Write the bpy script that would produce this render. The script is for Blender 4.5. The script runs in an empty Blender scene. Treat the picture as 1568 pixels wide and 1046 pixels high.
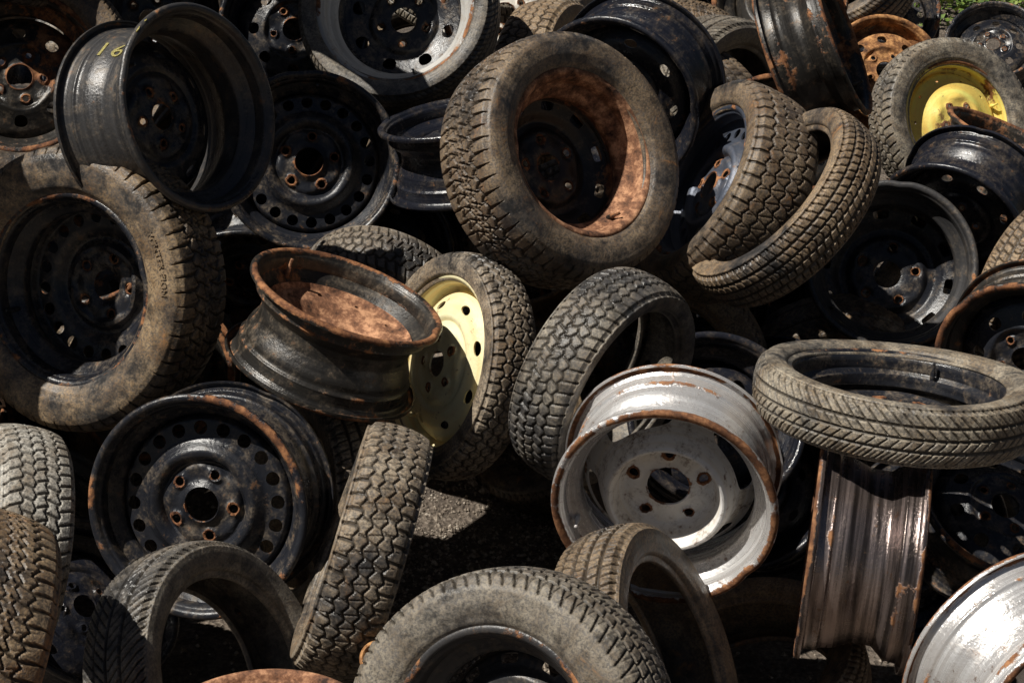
import bpy, math, random
import numpy as np
from mathutils import Vector, Matrix
random.seed(7); rng=np.random.default_rng(7)
scene=bpy.context.scene
# ------------------------------------------------------------------ camera
CAM=Vector((0,0,2.0)); PITCH=math.radians(20)
cam=bpy.data.cameras.new("camera"); co=bpy.data.objects.new("camera",cam); scene.collection.objects.link(co)
cam.lens=61.2; cam.sensor_width=36; cam.clip_end=500; cam.clip_start=.05
co.location=CAM; co.rotation_euler=(math.radians(90)-PITCH,0,0); scene.camera=co
# ------------------------------------------------------------------ light
S=Vector((-.51,-.20,.82)).normalized()
sun=bpy.data.lights.new("sun","SUN"); so=bpy.data.objects.new("sun",sun); scene.collection.objects.link(so)
sun.energy=5.0; sun.angle=math.radians(.5); sun.color=(1,.955,.875)
so.rotation_euler=S.to_track_quat('Z','Y').to_euler(); so.location=(-5,-3,8)
w=bpy.data.worlds.new("World"); scene.world=w; w.use_nodes=True
nt=w.node_tree; sky=nt.nodes.new("ShaderNodeTexSky"); sky.sky_type='NISHITA'; sky.sun_disc=False
sky.sun_elevation=math.asin(S.z); sky.sun_rotation=math.atan2(S.x,S.y)
bg=nt.nodes["Background"]; nt.links.new(sky.outputs[0],bg.inputs[0]); bg.inputs[1].default_value=.018
scene.view_settings.view_transform='Standard'; scene.view_settings.look='None'; scene.view_settings.exposure=0

# ------------------------------------------------------------------ node helpers
class G:
    def __init__(s,name):
        s.m=bpy.data.materials.new(name); s.m.use_nodes=True; s.t=s.m.node_tree
        s.b=s.t.nodes["Principled BSDF"]
    def n(s,t,**k):
        x=s.t.nodes.new(t)
        for a,v in k.items(): setattr(x,a,v)
        return x
    def put(s,inp,v):
        if hasattr(v,'is_linked') or isinstance(v,bpy.types.NodeSocket): s.t.links.new(v,inp)
        else: inp.default_value=v
    def math(s,op,a,b=0.0,clamp=False):
        x=s.n("ShaderNodeMath",operation=op,use_clamp=clamp); s.put(x.inputs[0],a); s.put(x.inputs[1],b); return x.outputs[0]
    def noise(s,vec,scale,detail=6,rough=.6,dist=0):
        x=s.n("ShaderNodeTexNoise"); s.put(x.inputs["Vector"],vec); x.inputs["Scale"].default_value=scale
        x.inputs["Detail"].default_value=detail; x.inputs["Roughness"].default_value=rough; x.inputs["Distortion"].default_value=dist
        return x.outputs[0]
    def rng(s,v,a,b,c=0.,d=1.):
        x=s.n("ShaderNodeMapRange",interpolation_type='SMOOTHSTEP'); s.put(x.inputs[0],v)
        for i,q in enumerate((a,b,c,d)): x.inputs[i+1].default_value=q
        return x.outputs[0]
    def mix(s,f,a,b,mode='MIX'):
        x=s.n("ShaderNodeMix",data_type='RGBA',blend_type=mode); s.put(x.inputs[0],f)
        for i,v in ((6,a),(7,b)):
            if isinstance(v,tuple): x.inputs[i].default_value=(*v,1) if len(v)==3 else v
            else: s.put(x.inputs[i],v)
        return x.outputs[2]
    def ramp(s,f,stops):
        x=s.n("ShaderNodeValToRGB"); s.put(x.inputs[0],f); e=x.color_ramp.elements
        while len(e)<len(stops): e.new(.5)
        for el,(p,c) in zip(e,stops): el.position=p; el.color=(*c,1)
        return x.outputs[0]
    def vec(s,scale=(1,1,1)):
        tc=s.n("ShaderNodeTexCoord"); oi=s.n("ShaderNodeObjectInfo")
        r=s.math('MULTIPLY',oi.outputs["Random"],37.)
        v=s.n("ShaderNodeVectorMath",operation='ADD'); s.t.links.new(tc.outputs["Object"],v.inputs[0]); s.t.links.new(r,v.inputs[1])
        if scale!=(1,1,1):
            m=s.n("ShaderNodeVectorMath",operation='MULTIPLY'); s.t.links.new(v.outputs[0],m.inputs[0]); m.inputs[1].default_value=scale; return m.outputs[0]
        return v.outputs[0]
    def bumps(s,pairs):
        h=None
        for v,k in pairs:
            t=s.math('MULTIPLY',v,k); h=t if h is None else s.math('ADD',h,t)
        x=s.n("ShaderNodeBump"); x.inputs["Strength"].default_value=1; x.inputs["Distance"].default_value=1
        s.put(x.inputs["Height"],h); return x.outputs[0]
    def attr(s,name):
        return s.n("ShaderNodeAttribute",attribute_name=name).outputs["Fac"]
    def done(s,col,rough,normal=None,metal=0.,spec=.5):
        s.put(s.b.inputs["Base Color"],col); s.put(s.b.inputs["Roughness"],rough); s.put(s.b.inputs["Metallic"],metal)
        s.b.inputs["Specular IOR Level"].default_value=spec
        if normal is not None: s.put(s.b.inputs["Normal"],normal)
        return s.m

def tyre_mat(name,base=(.028,.027,.027),dust=(.42,.34,.245),amt=.5,orange=.3,rough=.44):
    g=G(name); v=g.vec()
    a=g.noise(v,4,4,.6,.3); b=g.noise(v,26,6,.75); c=g.noise(v,190,2,.7); d=g.noise(v,9,5,.75,1.2)
    k=g.math('ADD',g.math('MULTIPLY',a,.55),g.math('MULTIPLY',b,.45))
    th=.64-.3*amt
    oi=g.n("ShaderNodeObjectInfo")
    var=g.rng(g.math('FRACT',g.math('MULTIPLY',oi.outputs["Random"],7.31)),0.,1.,.68,1.08)
    m=g.rng(k,th-.07,th+.12)
    m=g.math('MULTIPLY',g.math('MULTIPLY',m,g.rng(c,.34,.62,.28,1.)),var,True)
    grey=g.mix(g.rng(b,.35,.68),base,tuple(x*3.2 for x in base))
    dc=g.mix(g.rng(d,.35,.65),dust,(dust[0]*.5,dust[1]*.43,dust[2]*.36))
    col=g.mix(m,grey,dc)
    om=g.math('MULTIPLY',g.rng(d,.70-.22*orange,.80-.18*orange),g.rng(b,.4,.6))
    col=g.mix(g.math('MULTIPLY',om,.75),col,(.42,.20,.07))
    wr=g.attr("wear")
    col=g.mix(g.math('MULTIPLY',wr,.88),col,(dust[0]*.06,dust[1]*.055,dust[2]*.05))  # tread grooves coloured much darker than the block tops
    n=g.bumps([(b,.0019),(c,.0008),(d,.0012)])
    return g.done(col,g.rng(k,.35,.65,rough-.1,rough+.25),n,0.,.5)

def rim_mat(name,paint,rough=.35,rust=.3,metal=0.,dust=.3,dustc=(.30,.235,.165),scale=1.,light=(.40,.18,.075),spec=.5,lip=.10,streak=1.7):
    g=G(name); v=g.vec(); vs=g.vec((3,3,90))
    a=g.noise(v,5*scale,4,.65,.5); b=g.noise(v,38*scale,6,.75); c=g.noise(v,150,3,.6); d=g.noise(v,11,5,.7,.8); st=g.noise(vs,1,4,.6)
    k=g.math('ADD',g.math('MULTIPLY',a,.5),g.math('MULTIPLY',b,.3)); k=g.math('ADD',k,g.math('MULTIPLY',d,.2))
    k=g.math('ADD',k,g.math('MULTIPLY',g.attr("wear"),lip))
    th=.72-.47*rust
    m=g.rng(k,th-.012,th+.035)
    rc=g.ramp(g.math('ADD',g.math('MULTIPLY',b,.65),g.math('MULTIPLY',d,.35)),[(.38,(.03,.013,.008)),(.5,(light[0]*.40,light[1]*.34,light[2]*.32)),(.60,light)])
    p2=g.mix(g.rng(st,.3,.7,0,.8),paint,tuple(min(.9,x*streak+.003) for x in paint))
    dd=g.math('ADD',g.math('MULTIPLY',d,.45),g.math('MULTIPLY',b,.55))
    dm=g.math('MULTIPLY',g.math('MULTIPLY',g.rng(dd,.46,.66),g.rng(c,.35,.6,.3,1.)),dust)
    col=g.mix(dm,p2,dustc)
    speck=g.rng(b,.62,.66)
    col=g.mix(g.math('MULTIPLY',speck,.7),col,(.18,.09,.045))
    col=g.mix(m,col,rc)
    ro=g.math('ADD',g.rng(st,.3,.7,rough-.08,rough+.12),g.math('MULTIPLY',dm,.5))
    ro=g.math('MAXIMUM',ro,g.math('MULTIPLY',m,.85))
    n=g.bumps([(m,.0007),(b,.0016),(c,.0006)])
    mt=g.math('MULTIPLY',g.math('SUBTRACT',1.,m),metal)
    return g.done(col,ro,n,mt,spec)

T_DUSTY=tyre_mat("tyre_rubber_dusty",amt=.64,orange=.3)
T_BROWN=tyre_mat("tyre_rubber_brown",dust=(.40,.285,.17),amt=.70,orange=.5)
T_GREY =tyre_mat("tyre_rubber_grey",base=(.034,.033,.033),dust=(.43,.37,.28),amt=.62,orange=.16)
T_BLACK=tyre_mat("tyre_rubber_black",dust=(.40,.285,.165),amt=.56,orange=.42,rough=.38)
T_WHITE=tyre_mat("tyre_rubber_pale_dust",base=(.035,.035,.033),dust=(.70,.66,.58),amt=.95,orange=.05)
R_BLACK=rim_mat("rim_black_paint",(.011,.012,.016),.26,.19,0,.6,lip=.085)
R_GLOSS=rim_mat("rim_black_gloss",(.009,.010,.015),.18,.14,0,.3,lip=.07)
R_RUSTY=rim_mat("rim_rust",(.11,.055,.03),.6,.97,0,.4,light=(.64,.34,.185))
R_HALF =rim_mat("rim_half_rusted",(.020,.018,.016),.32,.34,.2,.5,lip=.10)
R_BARE =rim_mat("rim_bare_steel",(.74,.71,.69),.24,.26,.6,.45,(.16,.10,.06),lip=.15,light=(.42,.2,.09))
R_BROWN=rim_mat("rim_brown_steel",(.075,.06,.056),.22,.25,.85,.3,lip=.15,streak=8.,light=(.36,.17,.075))
R_CREAM=rim_mat("rim_cream_paint",(.80,.73,.62),.5,.345,0,1.0,(.17,.10,.055),lip=.08)
R_YELL =rim_mat("rim_yellow_paint",(.92,.72,.36),.45,.18,0,.25,(.4,.3,.15),lip=.09)
R_YBRT =rim_mat("rim_bright_yellow_paint",(.90,.60,.14),.45,.33,0,.3,(.4,.25,.1))
R_ORNG =rim_mat("rim_orange_rust",(.25,.12,.05),.6,.85,0,.3,light=(.66,.34,.13))
R_BLUE =rim_mat("rim_blue_grey_paint",(.06,.07,.095),.35,.2,.3,.3)
R_GREY =rim_mat("rim_grey_primer",(.42,.41,.39),.5,.22,0,.7)
R_DARK =rim_mat("rim_charcoal",(.042,.041,.042),.30,.16,.2,.5,lip=.09)
PAINTMARK=G("yellow_chalk_mark"); PAINTMARK=PAINTMARK.done((.60,.53,.2,1),.7)

# ------------------------------------------------------------------ mesh builders
class MB:
    def __init__(s): s.v=[];s.q=[];s.t=[];s.qm=[];s.tm=[];s.w=[];s.n=0
    def add(s,v,q=None,t=None,wear=None,mat=0):
        v=np.asarray(v,float)
        if q is not None and len(q): s.q.append(np.asarray(q)+s.n); s.qm.append(np.full(len(q),mat))
        if t is not None and len(t): s.t.append(np.asarray(t)+s.n); s.tm.append(np.full(len(t),mat))
        s.v.append(v); s.w.append(np.zeros(len(v)) if wear is None else np.asarray(wear,float)); s.n+=len(v)
    def mesh(s,name,mats,sharp=38):
        v=np.concatenate(s.v); wv=np.concatenate(s.w)
        q=np.concatenate(s.q) if s.q else np.zeros((0,4),int); t=np.concatenate(s.t) if s.t else np.zeros((0,3),int)
        me=bpy.data.meshes.new(name)
        me.vertices.add(len(v)); me.vertices.foreach_set("co",v.astype(np.float32).ravel())
        loops=np.concatenate([q.ravel(),t.ravel()]).astype(np.int32)
        me.loops.add(len(loops)); me.loops.foreach_set("vertex_index",loops)
        nf=len(q)+len(t); me.polygons.add(nf)
        st=np.concatenate([np.arange(len(q))*4,len(q)*4+np.arange(len(t))*3]).astype(np.int32)
        me.polygons.foreach_set("loop_start",st)
        mi=np.concatenate(s.qm+s.tm).astype(np.int32); 
        me.update(calc_edges=True)
        me.polygons.foreach_set("material_index",mi)
        me.polygons.foreach_set("use_smooth",np.ones(nf,bool))
        at=me.attributes.new("wear",'FLOAT','POINT'); at.data.foreach_set("value",wv.astype(np.float32))
        for m in mats: me.materials.append(m)
        me.update(); me.validate()
        if sharp: me.set_sharp_from_angle(angle=math.radians(sharp))
        return me

def catmull(P,n):
    P=np.array(P,float); P=np.vstack([2*P[0]-P[1],P,2*P[-1]-P[-2]]); out=[]
    for i in range(1,len(P)-2):
        p0,p1,p2,p3=P[i-1:i+3]
        for k in range(n):
            t=k/n; out.append(.5*((2*p1)+(-p0+p2)*t+(2*p0-5*p1+4*p2-p3)*t*t+(-p0+3*p1-3*p2+p3)*t**3))
    out.append(P[-2]); return np.array(out)
def chaikin(P,it=2):
    P=np.array(P,float)
    for _ in range(it):
        Q=[P[0]]
        for a,b in zip(P[:-1],P[1:]): Q+= [a*.78+b*.22,a*.22+b*.78]
        Q.append(P[-1]); P=np.array(Q)
    return P

def gl(d,w,soft=.0018): return np.clip((w/2+soft-np.abs(d))/soft,0,1)
def rep(x,n,pitch): y=x*n; return (y-np.round(y))*pitch
def tri(x): return 2*np.abs(2*(x-np.floor(x+.5)))-1
def pattern(kind,T,Z,zt,R):
    C=2*math.pi*R; g=np.zeros(np.broadcast(T,Z).shape)
    az=np.abs(Z)/zt; fade=np.clip((1.30-az)/.1,0,1)
    if kind=='block':
        n=74;p=C/n
        for c in (-.66,-.22,.22,.66): g=np.maximum(g,gl(Z-c*zt,.0045)*np.ones_like(T))
        rib=np.digitize(Z/zt,[-.66,-.22,.22,.66]); ph=np.array([0,.5,.2,.7,.3])[rib]
        g=np.maximum(g,gl(rep(T+ph/n+Z*.4/C*np.sign(Z),n,p),.0022)*fade)
        g=np.maximum(g,.4*gl(rep(T+(ph+.5)/n,n,p),.0004,.002)*fade)
    elif kind=='zig':
        n=52;p=C/n
        for c,s in ((-.64,1),(-.22,-1),(.22,1),(.64,-1)): g=np.maximum(g,gl(Z-c*zt-s*.0045*tri(T*n),.0030))
        g=np.maximum(g,gl(rep(T+.25/n*np.sign(Z),n,p),.0045)*fade*(az>.64))
        g=np.maximum(g,.8*gl(rep(T,n,p)-Z*.35,.0012)*(az<.64))
        g=np.maximum(g,.6*gl(rep(T+.5/n,n,p)+Z*.3,.0006)*(az<1.0))
    elif kind=='lug':
        n=60;p=C/n
        for c,s in ((-.52,1),(.52,-1)): g=np.maximum(g,gl(Z-c*zt-s*.006*tri(T*n),.0045))
        for c,s in ((-.16,1),(.16,1)): g=np.maximum(g,gl(Z-c*zt-s*.005*tri(T*n+.25),.0028))
        g=np.maximum(g,gl(rep(T+.5/n*(Z>0),n,p)+.2*Z,.0055)*(az>.52)*np.clip((1.36-az)/.1,0,1))
        g=np.maximum(g,gl(rep(T+.25/n+.5/n*(Z>0),n,p)-.45*Z,.0032)*(az<.52))
        g=np.maximum(g,.5*gl(rep(T+.5/n+.5/n*(Z>0),n,p)+.3*Z,.0008)*(az<1.0))
    elif kind=='diag':
        n=80;p=C/n
        for c in (-.5,0,.5): g=np.maximum(g,gl(Z-c*zt,.004)*np.ones_like(T))
        g=np.maximum(g,gl(rep(T+1.0*np.abs(Z)/C,n,p),.002)*fade*(az>.08))
        g=np.maximum(g,.4*gl(rep(T+.5/n+1.0*np.abs(Z)/C,n,p),.0004,.002)*fade*(az>.5))
    elif kind=='net':
        n=58;p=C/n
        for c in (-.6,-.2,.2,.6): g=np.maximum(g,gl(Z-c*zt-.0035*tri(T*n+c),.0035))
        rib=np.digitize(Z/zt,[-.6,-.2,.2,.6]); ph=np.array([0,.5,0,.5,0])[rib]; sg=np.array([1,-1,1,-1,1])[rib]
        g=np.maximum(g,gl(rep(T+ph/n,n,p)+sg*.35*(Z-np.array([-.8,-.4,0,.4,.8])[rib]*zt),.0035)*fade)
    elif kind=='rib':
        n=100;p=C/n
        for c in (-.7,-.3,.05,.4,.75): g=np.maximum(g,gl(Z-c*zt,.003)*np.ones_like(T))
        g=np.maximum(g,.7*gl(rep(T+.6*Z/C,n,p),.0015)*fade*(az>.3))
    return g

def add_text(mb,body,size,mapper,mat,extrude=.0008,spacing=1.1):
    cu=bpy.data.curves.new("lettering","FONT"); cu.body=body; cu.size=size; cu.extrude=extrude; cu.align_x='CENTER'; cu.space_character=spacing; cu.resolution_u=3
    o=bpy.data.objects.new("lettering",cu); scene.collection.objects.link(o)
    dg=bpy.context.evaluated_depsgraph_get(); me=bpy.data.meshes.new_from_object(o.evaluated_get(dg))
    me.calc_loop_triangles()
    v=np.array([x.co[:] for x in me.vertices]); t=np.array([x.vertices[:] for x in me.loop_triangles])
    if len(v): mb.add(mapper(v),t=t,mat=mat)
    bpy.data.objects.remove(o); bpy.data.curves.remove(cu); bpy.data.meshes.remove(me)

def tyre_geo(mb,R,r,w,kind='block',depth=.0045,seed=0,text=None,N=820,Nt=50,mat=0,squash=0.):
    rs=np.random.default_rng(seed); H=R-r; zt=.41*w
    z=np.linspace(-zt,zt,Nt); tread=np.c_[R-.009*(np.abs(z)/zt)**2.6,z]
    K=[(R-.009,zt),(R-.018,.448*w),(R-.13*H-.01,.478*w),(R-.35*H,.497*w),(R-.52*H,.5*w),(R-.72*H,.475*w),(R-.86*H,.43*w),(r+.008,.40*w),(r-.001,.375*w),(r-.003,.34*w)]
    I=[(r-.003,.34*w),(r+.002,.31*w),(R-.8*H,.37*w),(R-.55*H,.44*w),(R-.3*H,.44*w),(R-.026,.35*w),(R-.022,.2*w),(R-.021,0)]
    sw=catmull(K,4)[1:]; inn=catmull(I,2)[1:]
    half=np.vstack([sw,inn]); mir=half[:-1][::-1]*[1,-1]
    P=np.vstack([tread,half,mir]); n=len(P)
    tang=np.roll(P,-1,0)-np.roll(P,1,0); nr=np.c_[tang[:,1],-tang[:,0]]; nr/=np.linalg.norm(nr,axis=1)[:,None]+1e-9
    arc=np.full(n,9.); arc[:Nt]=z
    a=zt; prev=tread[-1]
    for i in range(len(sw)):
        a+=np.linalg.norm(sw[i]-prev); prev=sw[i]; arc[Nt+i]=a; arc[n-1-i]=-a
    T=(np.arange(N)/N)[:,None]
    g=pattern(kind,T,arc[None,:],zt,R); g[:,np.abs(arc)>zt*1.7]=0
    disp=-depth*g
    th=T[:,0]*2*math.pi
    ring=np.zeros(n)
    rr=P[:,0]
    ow=(np.abs(arc)<8)&(np.abs(arc)>zt*1.1)
    ring[ow]+=.0016*np.exp(-((rr[ow]-(R-.80*H))/.0035)**2)+.0012*np.exp(-((rr[ow]-(R-.30*H))/.002)**2)+.0009*np.exp(-((rr[ow]-(R-.62*H))/.002)**2)
    disp=disp+ring[None,:]
    chunk=1-.3*np.clip(np.sin(th*3+rs.random()*6)+np.sin(th*7+rs.random()*6)-1,0,1)
    disp[:,:Nt]*=chunk[:,None]
    rho=P[None,:,0]+disp*nr[None,:,0]; zz=P[None,:,1]+disp*nr[None,:,1]
    wob=1+.005*np.sin(2*th+rs.random()*6)+.003*np.sin(3*th+rs.random()*6)+squash*np.cos(2*th)
    zz=zz+(.004*np.sin(2*th+rs.random()*6))[:,None]
    x=rho*(np.cos(th)*wob)[:,None]; y=rho*(np.sin(th)*wob)[:,None]
    v=np.stack([x,y,zz],-1).reshape(-1,3)
    i=np.arange(N)[:,None]; j=np.arange(n)[None,:]
    A=i*n+j; B=((i+1)%N)*n+j; Cc=((i+1)%N)*n+(j+1)%n; D=i*n+(j+1)%n
    q=np.stack(np.broadcast_arrays(A,B,Cc,D),-1).reshape(-1,4)
    mb.add(v,q,wear=g.ravel(),mat=mat)  # on tyres this mask holds the tread groove pattern
    if text:
        for (body,rm,size,ang) in text:
            rm=r+rm*H
            sz=np.array(sorted([(p[0],p[1]) for p in sw]))
            def mp(v,rm=rm,ang=ang):
                R2=rm+v[:,1]; t=ang-v[:,0]/rm
                zc=np.interp(R2,sz[:,0],sz[:,1])+.0002+v[:,2]
                return np.c_[R2*np.cos(t),R2*np.sin(t),zc]
            add_text(mb,body,size,mp,mat,.0005)

PROF={
 'A':dict(bore=.20,prof=[(0,.012),(.24,.012),(.27,.006),(.42,.006),(.47,-.004),(.52,.012),(.60,.016),(.66,.006),(.72,-.004),(.95,-.008),(1,-.03)],lug=(5,.36,.05),vent=(20,.845,.078,.078,2),vb=(.745,.945)),
 'B':dict(bore=.25,prof=[(0,-.004),(.3,-.004),(.5,-.008),(.55,.008),(.61,.048),(.66,.056),(.72,.042),(.80,-.006),(.95,-.04),(1,-.05)],lug=(5,.42,.05),vent=(4,.885,.44,.095,3.5),vb=(.77,.998)),
 'C':dict(bore=.2,prof=[(0,.0),(.5,.0),(.56,.014),(.68,.016),(.78,.0),(.95,-.012),(1,-.03)],lug=(5,.40,.05),vent=(10,.875,.11,.06,4),vb=(.79,.96)),
 'D':dict(bore=.17,prof=[(0,.022),(.3,.022),(.5,.020),(.56,.010),(.62,.018),(.8,.010),(.95,-.008),(1,-.03)],lug=(5,.34,.04),vent=(8,.80,.10,.05,2),vb=(.72,.88)),
 'E':dict(bore=.2,prof=[(0,.01),(.46,.01),(.52,.018),(.85,.0),(.95,-.012),(1,-.03)],lug=(5,.36,.045),vent=(8,.70,.10,.09,2.4),vb=(.56,.85)),
 'F':dict(bore=.17,prof=[(0,.03),(.45,.03),(.56,.02),(.7,.004),(.95,-.008),(1,-.02)],lug=(5,.32,.035),vent=(10,.84,.035,.02,2),vb=(.78,.9)),
}
def solidify(v,q,t,wear):
    v=np.array(v); q=np.array(q)
    key={}; idx=np.zeros(len(v),int); keep=[]
    for i,p in enumerate(np.round(v,5)):
        k=tuple(p+0.0)
        if k in key: idx[i]=key[k]
        else: key[k]=len(keep); idx[i]=len(keep); keep.append(i)
    v=v[keep]; wear=np.array(wear)[keep]; q=idx[q]
    n=np.cross(v[q[:,2]]-v[q[:,0]],v[q[:,3]]-v[q[:,1]]); n/=np.linalg.norm(n,axis=1)[:,None]+1e-12
    vn=np.zeros_like(v)
    for c in range(4): np.add.at(vn,q[:,c],n)
    vn/=np.linalg.norm(vn,axis=1)[:,None]+1e-12
    m=len(v); v2=np.vstack([v,v-vn*t])
    e={}
    for f in q:
        for c in range(4):
            a,b=f[c],f[(c+1)%4]
            if a==b: continue
            if (b,a) in e: del e[(b,a)]
            else: e[(a,b)]=1
    side=[(b,a,a+m,b+m) for a,b in e]
    return v2,np.vstack([q,q[:,::-1]+m,np.array(side)]) if side else np.vstack([q,q[:,::-1]+m]),np.r_[wear,wear]

def disc_geo(mb,Rd,style,z0,flip,mat,S=120,bits=0):
    st=PROF[style]; ks=np.array(st['prof']); nl,lq,lr=st['lug']; nv,vq,vt,vr,pw=st['vent']
    V=[];Q=[]
    lc=[(lq*Rd*math.cos(2*math.pi*(k+.5)/nl),lq*Rd*math.sin(2*math.pi*(k+.5)/nl)) for k in range(nl)]
    def zf(x,y):
        r=np.hypot(x,y); q=r/Rd; z=sum(np.interp(q+o,ks[:,0],ks[:,1]) for o in (-.02,-.01,0,.01,.02))/5
        th=np.arctan2(y,x)
        z=z+.0045*np.cos(nl*th)*np.exp(-((q-.45)/.07)**2)
        wv=0*r
        for cx,cy in lc:
            d=np.hypot(x-cx,y-cy); z=z+.005*np.exp(-((d-lr*Rd*1.35)/(.022*Rd))**2); wv=np.maximum(wv,2.6*np.exp(-((d-lr*Rd)/(.035*Rd))**2))
        z=z+.003*np.exp(-((q-st['bore'])/.02)**2)
        wv=np.maximum(wv,1.3*np.exp(-((q-st['bore'])/.03)**2)); wv=np.maximum(wv,.6*np.exp(-((q-.99)/.03)**2))
        return z,wv
    def band(r1,r2,k):
        base=len(V); 
        for i in range(k+1):
            r=r1+(r2-r1)*i/k
            for s in range(S):
                a=2*math.pi*s/S; V.append((r*math.cos(a),r*math.sin(a)))
        for i in range(k):
            for s in range(S):
                Q.append((base+i*S+s,base+(i+1)*S+s,base+(i+1)*S+(s+1)%S,base+i*S+(s+1)%S))
    def cells(n,r1,r2,rc,rt,rr,pw,m=5,K=5):
        sg=S//n
        for c in range(n):
            a0=2*math.pi*c/n; am=a0+math.pi/n
            per=[]
            for s in range(sg): per.append((r2,a0+2*math.pi*s/S))
            for i in range(m): per.append((r2-(r2-r1)*i/m,a0+2*math.pi/n))
            for s in range(sg): per.append((r1,a0+2*math.pi/n-2*math.pi*s/S))
            for i in range(m): per.append((r1+(r2-r1)*i/m,a0))
            pl=np.array([((a-am)*rc,p-rc) for p,a in per])
            lx,ly=pl[:,0],pl[:,1]; an=np.arctan2(ly/rr,lx/rt)
            ca,sa=np.cos(an),np.sin(an); sc=(np.abs(ca)**pw+np.abs(sa)**pw)**(-1/pw)
            hl=np.c_[ca*sc*rt,sa*sc*rr]
            base=len(V); M=len(per)
            for k in range(K+1):
                f=(k/K)**.8
                for lx_,ly_ in (pl*(1-f)+hl*f):
                    a=am+lx_/rc; p=rc+ly_; V.append((p*math.cos(a),p*math.sin(a)))
            for k in range(K):
                for i in range(M):
                    Q.append((base+k*M+i,base+k*M+(i+1)%M,base+(k+1)*M+(i+1)%M,base+(k+1)*M+i))
    b=st['bore']; la,lb=lq-lr*1.9,lq+lr*1.9; la=max(la,b+.01)
    band(b*Rd,la*Rd,2)
    cells(nl,la*Rd,lb*Rd,lq*Rd,lr*Rd,lr*Rd,2,m=6)
    va,vb=st['vb']
    band(lb*Rd,va*Rd,12)
    cells(nv,va*Rd,vb*Rd,vq*Rd,vt*Rd,vr*Rd,pw)
    band(vb*Rd,Rd,4)
    V=np.array(V); z,wv=zf(V[:,0],V[:,1])
    v3=np.c_[V,z]
    Q=np.array(Q); A=V[Q]; ar=np.cross(A[:,2]-A[:,0],A[:,3]-A[:,1])
    Q[ar<0]=Q[ar<0][:,::-1]
    v,q,wr=solidify(v3,Q,.004,wv)
    s=-1 if flip else 1
    if flip: v[:,0]*=-1; 
    v[:,2]=v[:,2]*s+z0
    mb.add(v,q,wear=wr,mat=mat)

def rim_geo(mb,R,w,style='A',z0=.03,flip=False,bmat=0,dmat=0,seed=0,S=160,disc=True,text=None):
    rs=np.random.default_rng(seed); h=w/2
    P=[(R-.001,h-.009),(R,h-.003),(R-.004,h),(R-.010,h-.002),(R-.014,h-.010),(R-.018,h-.013),(R-.020,h-.034),(R-.019,h-.038),(R-.023,h-.042),
       (R-.042,h-.062),(R-.044,h-.066),(R-.044,h*.05),(R-.042,-h*.05),(R-.028,-h*.35),(R-.026,-h+.042),(R-.019,-h+.037),(R-.020,-h+.033),(R-.018,-h+.013),(R-.014,-h+.010),(R-.010,-h+.002),(R-.004,-h),(R,-h+.003),(R-.001,-h+.009)]
    P=chaikin(P,2); n=len(P)
    wear=np.exp(-((np.abs(P[:,1])-h)/.005)**2)*1.2+.5*np.exp(-((np.abs(P[:,1])-(h-.036))/.006)**2)
    th=np.arange(S)/S*2*math.pi
    wob=1+.004*np.sin(2*th+rs.random()*6)+.002*np.sin(5*th+rs.random()*6)
    rho=P[None,:,0]*wob[:,None]
    for _ in range(3):
        dent=np.exp(-((th[:,None]-rs.random()*6)/.10)**2)*np.exp(-((P[None,:,1]-h*rs.choice([-1,1]))/.012)**2)
        rho=rho-.006*rs.random()*dent
    v=np.stack([rho*np.cos(th)[:,None],rho*np.sin(th)[:,None],np.broadcast_to(P[None,:,1],rho.shape)],-1).reshape(-1,3)
    i=np.arange(S)[:,None]; j=np.arange(n-1)[None,:]
    A=i*n+j; q=np.stack(np.broadcast_arrays(A,((i+1)%S)*n+j,((i+1)%S)*n+j+1,A+1),-1).reshape(-1,4)
    f=q[(n-1)//2]; nn=np.cross(v[f[2]]-v[f[0]],v[f[3]]-v[f[1]])
    if np.dot(nn[:2],v[f[0]][:2])<0: q=q[:,::-1]
    v2,q2,w2=solidify(v,q,.0035,np.tile(wear,S))
    mb.add(v2,q2,wear=w2,mat=bmat)
    if disc: disc_geo(mb,R-.030 if abs(z0)>h-.045 else R-.045,style,z0,flip,dmat)
    # valve stem just inside the lip
    an=rs.random()*6.28; cx,cy=(R-.034)*math.cos(an),(R-.034)*math.sin(an)
    prof=[(.0055,h-.05),(.0055,h-.028),(.0035,h-.024),(.0035,h-.008),(.0001,h-.007)]
    vv=np.array([(cx+r_*math.cos(k*.785),cy+r_*math.sin(k*.785),z_) for r_,z_ in prof for k in range(8)])
    mb.add(vv,[(a*8+k,a*8+(k+1)%8,(a+1)*8+(k+1)%8,(a+1)*8+k) for a in range(4) for k in range(8)],mat=dmat)
    if text:
        for body,size,ang,zc,m in text:
            def mp(v,ang=ang,zc=zc):
                t=ang+v[:,1]/R; zz=zc-v[:,0]
                rr=np.interp(zz,P[::-1,1],P[::-1,0])+.0015
                return np.c_[rr*np.cos(t),rr*np.sin(t),zz]
            add_text(mb,body,size,mp,m,.0003)

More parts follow.
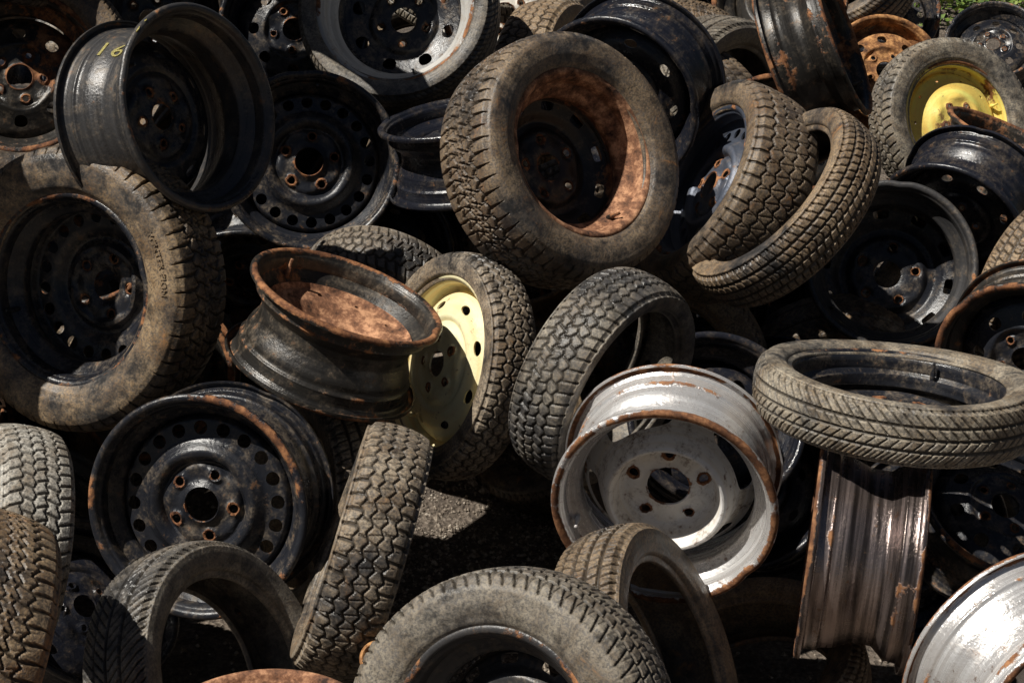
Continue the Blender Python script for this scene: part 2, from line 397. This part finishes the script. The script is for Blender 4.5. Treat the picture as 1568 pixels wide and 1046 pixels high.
# ------------------------------------------------------------------ placing things in the heap
# heap frame: a = metres to the right, b = metres up the face, d = metres in from the viewing bank
U=Vector((0,math.sin(PITCH),math.cos(PITCH))); Nn=Vector((0,math.cos(PITCH),-math.sin(PITCH))); X=Vector((1,0,0))
def world(p): return CAM+X*p[0]+U*p[1]+Nn*p[2]
def orient(ax,spin,wax=False):
    A=(X*ax[0]+U*ax[1]-Nn*ax[2]).normalized() if not wax else Vector(ax).normalized()
    up=Vector((0,0,1)); 
    xx=up.cross(A)
    if xx.length<1e-3: xx=X.copy()
    xx.normalize(); yy=A.cross(xx)
    return Matrix((xx,yy,A)).transposed()@Matrix.Rotation(spin,3,'Z')
def place(me,name,p,ax,spin=None,w_=False,wax=False):
    o=bpy.data.objects.new(name,me); scene.collection.objects.link(o)
    M=orient(ax,random.random()*6.28 if spin is None else math.radians(spin),wax).to_4x4(); M.translation=world(p) if not w_ else Vector(p)
    o.matrix_world=M; return o
cnt=[0]
def tyre(p,ax,R,r,w,kind,mat,name="tyre",depth=.0045,text=None,spin=None,squash=.0):
    cnt[0]+=1; mb=MB(); tyre_geo(mb,R,r,w,kind,depth,cnt[0],text,squash=squash)
    return place(mb.mesh(name,[mat]),name,p,ax,spin)
def rim(p,ax,R,w,style,mat,dmat=None,z0=.03,flip=False,name="steel_wheel_rim",spin=None,text=None):
    cnt[0]+=1; mb=MB(); rim_geo(mb,R,w,style,z0,flip,0,1,cnt[0],text=text)
    return place(mb.mesh(name,[mat,dmat or mat,PAINTMARK]),name,p,ax,spin)
def wheel(p,ax,R,r,w,kind,tm,style,rm,dm=None,z0=.03,flip=False,name="wheel_with_tyre",depth=.0045,text=None,spin=None):
    cnt[0]+=1; mb=MB(); tyre_geo(mb,R,r,w,kind,depth,cnt[0],text)
    rim_geo(mb,r+.013,w*.80,style,z0,flip,1,2,cnt[0])
    return place(mb.mesh(name,[tm,rm,dm or rm]),name,p,ax,spin)

pi=math.pi
# centre tyre on rusted wheel
wheel((.112,.403,3.9),(.58,.18,.79),.285,.181,.195,'lug',T_BROWN,'C',R_RUSTY,R_HALF,z0=-.05,flip=True,depth=.006,spin=20)
# left big tyre
wheel((-.925,.118,3.8),(-.40,-.1,.91),.312,.198,.19,'lug',T_BLACK,'A',R_BLACK,z0=-.055,flip=True,depth=.006,spin=0,
      text=[("WINTER PION",.5,.020,.35),("ALL TERRAIN RADIAL",.5,.014,2.4)])
# top-left rim
rim((-.742,.487,3.75),(.79,.08,.58),.220,.21,'D',R_DARK,R_BLACK,z0=-.04,text=[("SN91",.07,1.98,.03,2)],spin=0)
# shaded rim
rim((-.513,.447,4.4),(.12,.02,.98),.223,.18,'A',R_BLACK,z0=.045)
# top wheel, pale barrel
wheel((-.30,.875,4.65),(-.12,.12,.97),.268,.200,.17,'rib',T_GREY,'E',R_GREY,R_BLACK,z0=-.05,flip=True)
# black rim behind centre tyre
rim((.285,.619,4.25),(-.45,-.5,.74),.215,.18,'D',R_GLOSS)
tyre((.61,.70,5.2),(.7,-.25,.65),.27,.185,.17,'diag',T_GREY)
tyre((.54,.84,5.7),(0,-.5,.86),.28,.19,.18,'block',T_BROWN)
rim((.795,.773,4.6),(.88,.3,.36),.212,.17,'E',R_HALF)
rim((1.27,.91,6.0),(.1,.25,.95),.195,.16,'E',R_ORNG,z0=.045)
rim((1.39,1.19,6.5),(-.2,.2,.95),.2,.17,'A',R_BLACK)
wheel((1.41,.70,5.6),(.33,.12,.93),.28,.185,.13,'net',T_GREY,'F',R_YBRT,z0=.02,name="spare_wheel")
rim((2.07,1.25,7.5),(-.2,.45,.87),.2,.17,'E',R_BLACK,z0=.04)
rim((1.35,.475,4.8),(.36,.83,.36),.2,.18,'E',R_HALF,z0=-.02)
rim((1.17,.34,4.5),(-.55,-.62,.56),.2,.18,'D',R_GLOSS)
rim((.963,.182,4.45),(-.15,.12,.97),.211,.20,'C',R_DARK,R_BLACK,z0=-.07,flip=True)
# two bare tyres leaning
wheel((.505,.355,4.15),(-.86,.38,.33),.268,.185,.18,'zig',T_BROWN,'A',R_BLUE,z0=.03)
tyre((.615,.302,3.95),(-.745,.58,.31),.256,.19,.125,'block',T_BROWN)
# rusted rim, open end up
rim((-.378,.018,3.7),(.36,.87,.34),.210,.185,'F',R_HALF,R_RUSTY,z0=.015,flip=True)
# yellow spare
wheel((-.130,-.055,3.87),(-.82,.14,.55),.256,.19,.115,'zig',T_DUSTY,'D',R_YELL,z0=.02,name="spare_wheel",spin=10)
tyre((.194,-.078,3.7),(.74,-.46,.49),.244,.185,.14,'net',T_GREY)
# cream rim
rim((.31,-.282,3.45),(-.18,-.46,.87),.218,.19,'B',R_BARE,R_CREAM,z0=.01)
rim((.448,-.195,3.95),(.1,.3,.95),.2,.17,'E',R_GLOSS)
rim((.645,.0,4.6),(-.1,.55,.83),.19,.17,'E',R_HALF)
# lying wheel right
wheel((.76,-.112,3.45),(.07,.965,.235),.282,.210,.115,'diag',T_GREY,'E',R_BLACK,z0=-.03)
# edge-on rim
rim((.683,-.417,3.4),(.97,-.13,.17),.215,.205,'E',R_BROWN)
rim((.95,-.62,3.15),(.4,-.45,.8),.222,.2,'E',R_BARE)
# 20 hole rim
rim((-.602,-.315,3.5),(-.2,-.12,.97),.224,.18,'A',R_BLACK,z0=.045)
wheel((-.279,-.39,3.25),(-.94,.32,.10),.245,.18,.13,'zig',T_DUSTY,'E',R_BLACK)
tyre((-.560,-.62,3.2),(.80,.28,.50),.253,.18,.16,'diag',T_GREY)
wheel((0,-.655,2.9),(-.42,.05,.9),.28,.175,.18,'block',T_GREY,'C',R_DARK,z0=-.02,spin=90,text=[("ALL SEASON 85",.6,.024,2.2)])
tyre((.251,-.606,3.25),(.84,.3,.42),.27,.19,.15,'block',T_BROWN,text=[("S 185 70",.55,.022,pi*.5)],spin=0)
tyre((.49,-.70,3.6),(-.3,.8,.5),.25,.18,.16,'rib',T_BROWN)
tyre((-1.052,-.441,3.6),(-.86,.2,.46),.27,.19,.15,'net',T_WHITE)
tyre((-.93,-.553,2.9),(-.85,.35,.4),.28,.2,.17,'lug',T_BROWN)
rim((-.39,-.69,2.72),(0,.88,.45),.19,.15,'E',R_RUSTY)
rim((-.127,.469,4.3),(-.15,.9,.35),.19,.18,'E',R_GLOSS)
tyre((-.312,.077,4.3),(-.3,-.75,.6),.24,.18,.14,'net',T_DUSTY)
tyre((1.325,.1,4.2),(.6,-.3,.74),.26,.18,.16,'block',T_BROWN)
rim((1.157,-.025,3.9),(-.45,-.35,.82),.19,.17,'E',R_HALF,R_BLACK)
rim((1.063,-.38,3.8),(.1,.6,.8),.2,.17,'E',R_BLACK)
tyre((-.43,-.36,3.85),(-.8,.1,.5),.26,.19,.16,'block',T_DUSTY)
wheel((-1.215,.65,4.3),(.2,.1,.97),.29,.19,.2,'rib',T_BROWN,'E',R_HALF,z0=.0)
rim((-.60,.85,4.8),(.1,.0,.98),.2,.17,'E',R_BLACK,z0=.04)
tyre((.12,.70,4.95),(.9,0,.4),.27,.19,.16,'zig',T_BROWN)
rim((-.03,.92,5.0),(.2,.2,.95),.19,.16,'E',R_CREAM,z0=.045)
rim((.718,.505,4.6),(.1,.5,.85),.19,.17,'E',R_HALF)
# back of the heap, along the top of the picture
rim((.16,1.08,5.5),(.3,.3,.9),.2,.17,'E',R_BLACK)
tyre((.46,1.16,5.9),(.3,-.5,.8),.28,.19,.17,'diag',T_GREY)
rim((.86,1.10,5.6),(-.6,.1,.8),.2,.17,'D',R_HALF)
tyre((1.16,1.26,6.2),(-.4,.6,.7),.28,.19,.17,'rib',T_BLACK)
tyre((-.16,1.12,5.5),(.3,.8,.5),.28,.19,.17,'block',T_GREY)
tyre((-.75,1.0,5.0),(-.5,.4,.7),.28,.19,.17,'block',T_BLACK)
rim((-1.0,.88,4.75),(.4,-.2,.9),.21,.18,'D',R_BLACK)
# small broken rusty ring lying by the front tyre
mb=MB(); a_=np.linspace(.3,5.6,50); k_=np.arange(10)/10*2*pi
vv=np.array([((.024+.006*math.cos(k))*math.cos(a),(.024+.006*math.cos(k))*math.sin(a),.010*math.sin(k)) for a in a_ for k in k_])
qq=[(i*10+j,(i+1)*10+j,(i+1)*10+(j+1)%10,i*10+(j+1)%10) for i in range(49) for j in range(10)]
mb.add(vv,qq); place(mb.mesh("rusty_ring",[R_ORNG]),"rusty_ring",(-.236,-.548,3.02),(-.3,.4,.85),40)

# ------------------------------------------------------------------ under-layer of the heap
def surf(x,y):
    z=.34+.47*(y-2.8); z=min(z,1.32)
    if x>.5: z-=min((x-.5)*1.15,.8)*min(max((y-3.2)/1.5,0),1)
    if x<-1.8: z-=(-1.8-x)*.5
    if y>5.8: z-=(y-5.8)*.6
    return z
fm=[]
for i,(k,m) in enumerate((('block',T_BLACK),('zig',T_DUSTY),('diag',T_BLACK))):
    mb=MB(); tyre_geo(mb,.28,.19,.17,k,.0045,100+i,N=360,Nt=24); fm.append((mb.mesh("tyre",[m]),"tyre"))
for i,(s,m) in enumerate((('A',R_BLACK),('E',R_HALF),('D',R_GLOSS))):
    mb=MB(); rim_geo(mb,.2,.17,s,.03,False,0,1,100+i); fm.append((mb.mesh("steel_wheel_rim",[m,m]),"steel_wheel_rim"))
y=2.9; row=0
while y<7.0:
    x=-2.3+(row%2)*.19
    while x<2.3:
        px=x+random.uniform(-.07,.07); py=y+random.uniform(-.07,.07)
        for lay in (.42,.8):
            pz=surf(px,py)-lay+random.uniform(-.05,.05)
            if pz<.12: continue
            if -.7<px<.3 and py<4.2: continue
            me,nm=random.choice(fm)
            ax=(random.uniform(-1,1),random.uniform(-.8,.8),random.uniform(.3,1))
            place(me,nm,(px,py,pz),ax,w_=True)
        x+=.40
    y+=.36; row+=1
# the heap goes on to the left and above the view: stacked tyres that shade the left side
for k in range(9):
    place(fm[k%3][0],"tyre",(-1.60+.03*math.sin(k*2.1),3.57+.03*math.cos(k*1.7),.09+.182*k),(.03*math.sin(k),.03*math.cos(k*3),1),w_=True,wax=True)
for k in range(8):
    place(fm[(k+1)%3][0],"tyre",(-1.85+.03*math.sin(k*1.1),4.22+.03*math.cos(k*2.7),.09+.182*k),(.04*math.sin(k*2),.03*math.cos(k),1),w_=True,wax=True)
for p,ax,k in (((-1.25,4.45,1.52),(.5,-.3,.8),0),((-.93,4.32,1.70),(-.2,.3,.9),2),((-.72,4.78,1.66),(.3,.5,.7),1),((-1.2,4.95,1.6),(-.3,-.2,.9),2)):
    place(fm[k][0],"tyre",p,ax,w_=True,wax=True)

# ------------------------------------------------------------------ ground
def ground_mat():
    g=G("gravelly_dirt"); tc=g.n("ShaderNodeTexCoord"); v=tc.outputs["Object"]
    a=g.noise(v,1.2,4,.6); b=g.noise(v,14,6,.7); c=g.noise(v,90,4,.7)
    vo=g.n("ShaderNodeTexVoronoi"); g.put(vo.inputs["Vector"],v); vo.inputs["Scale"].default_value=75
    col=g.ramp(g.math('ADD',g.math('MULTIPLY',b,.5),g.math('MULTIPLY',c,.5)),[(.38,(.05,.038,.028)),(.5,(.13,.10,.075)),(.62,(.30,.25,.20))])
    col=g.mix(g.rng(a,.4,.6,0,.4),col,(.12,.10,.085))
    n=g.bumps([(b,.022),(vo.outputs[0],.012),(c,.006)])
    return g.done(col,.9,n)
GM=ground_mat()
nx,ny=180,180
def gz(x,y):
    z=0.
    if -3<x<4 and 1<y<9: z=max(0.,surf(x,y)-.95)*min(1,max(0,(y-2)/1))
    if abs(x)<20 and -10<y<20: z+=.012*math.sin(x*5+y*3)*math.sin(y*4.1-x*2)+.006*math.sin(x*23+y*9)*math.sin(y*19-x*7)
    return z
xs=np.concatenate([[-200,-60,-20,-8],np.linspace(-4,5,nx),[8,20,60,200]]); ys=np.concatenate([[-60,-10,-2],np.linspace(1,14,ny),[20,40,100,250]])
V=np.array([(xx,yy,gz(xx,yy)) for yy in ys for xx in xs]); n=len(xs)
i=np.arange(len(ys)-1)[:,None]; j=np.arange(n-1)[None,:]; A=i*n+j
Q=np.stack([A,A+1,A+n+1,A+n],-1).reshape(-1,4)
mb=MB(); mb.add(V,Q); o=bpy.data.objects.new("ground",mb.mesh("ground",[GM],None)); scene.collection.objects.link(o)
# gravel stones, one object
def stone_mat():
    g=G("gravel_stone"); v=g.n("ShaderNodeTexCoord").outputs["Object"]; a=g.noise(v,60,3,.7); 
    return g.done(g.ramp(a,[(.35,(.08,.06,.045)),(.5,(.24,.195,.15)),(.65,(.52,.46,.38))]),.85)
base=np.array([(1,0,0),(-1,0,0),(0,1,0),(0,-1,0),(0,0,1),(0,0,-1)],float); tr=np.array([(0,2,4),(2,1,4),(1,3,4),(3,0,4),(2,0,5),(1,2,5),(3,1,5),(0,3,5)])
mb=MB()
for k in range(15000):
    if k<10500: x,y=rng.uniform(-.55,.45),rng.uniform(3.3,4.6); s=rng.uniform(.002,.007)*(1 if rng.random()<.95 else 2.2)
    elif k<12000: x,y=rng.uniform(-1,1.2),rng.uniform(2.5,4.6); s=rng.uniform(.003,.009)
    else: x,y=rng.uniform(1.5,5),rng.uniform(5,12.5); s=rng.uniform(.006,.02)
    mb.add(base*rng.uniform(.6,1.2,(6,3))*s+[x,y,gz(x,y)+s*.3],t=tr)
o=bpy.data.objects.new("gravel",mb.mesh("gravel",[stone_mat()],None)); o.data.polygons.foreach_set("use_smooth",np.zeros(len(o.data.polygons),bool)); scene.collection.objects.link(o)
# weeds beyond the heap
g=G("weed_leaves"); v=g.n("ShaderNodeTexCoord").outputs["Object"]
WM=g.done(g.ramp(g.noise(v,9,4),[(.35,(.035,.08,.014)),(.5,(.12,.19,.03)),(.65,(.28,.33,.06))]),.6)
mb=MB()
for k in range(14000):
    c=np.array([rng.uniform(2.2,7),rng.uniform(11.4,14.5),0]); c[2]=rng.uniform(.0,.42)*(.6+.4*math.sin(c[0]*5)+.3*math.sin(c[1]*7))
    L=rng.uniform(.03,.09); a=rng.uniform(0,6.28); e=rng.uniform(-.2,1.3)
    d=np.array([math.cos(a)*math.cos(e),math.sin(a)*math.cos(e),math.sin(e)])*L; s=np.array([-math.sin(a),math.cos(a),rng.uniform(-.4,.4)])*L*.28
    mb.add([c,c+d*.5+s,c+d,c+d*.5-s],q=[(0,1,2,3)])
o=bpy.data.objects.new("weeds",mb.mesh("weeds",[WM],None)); scene.collection.objects.link(o)
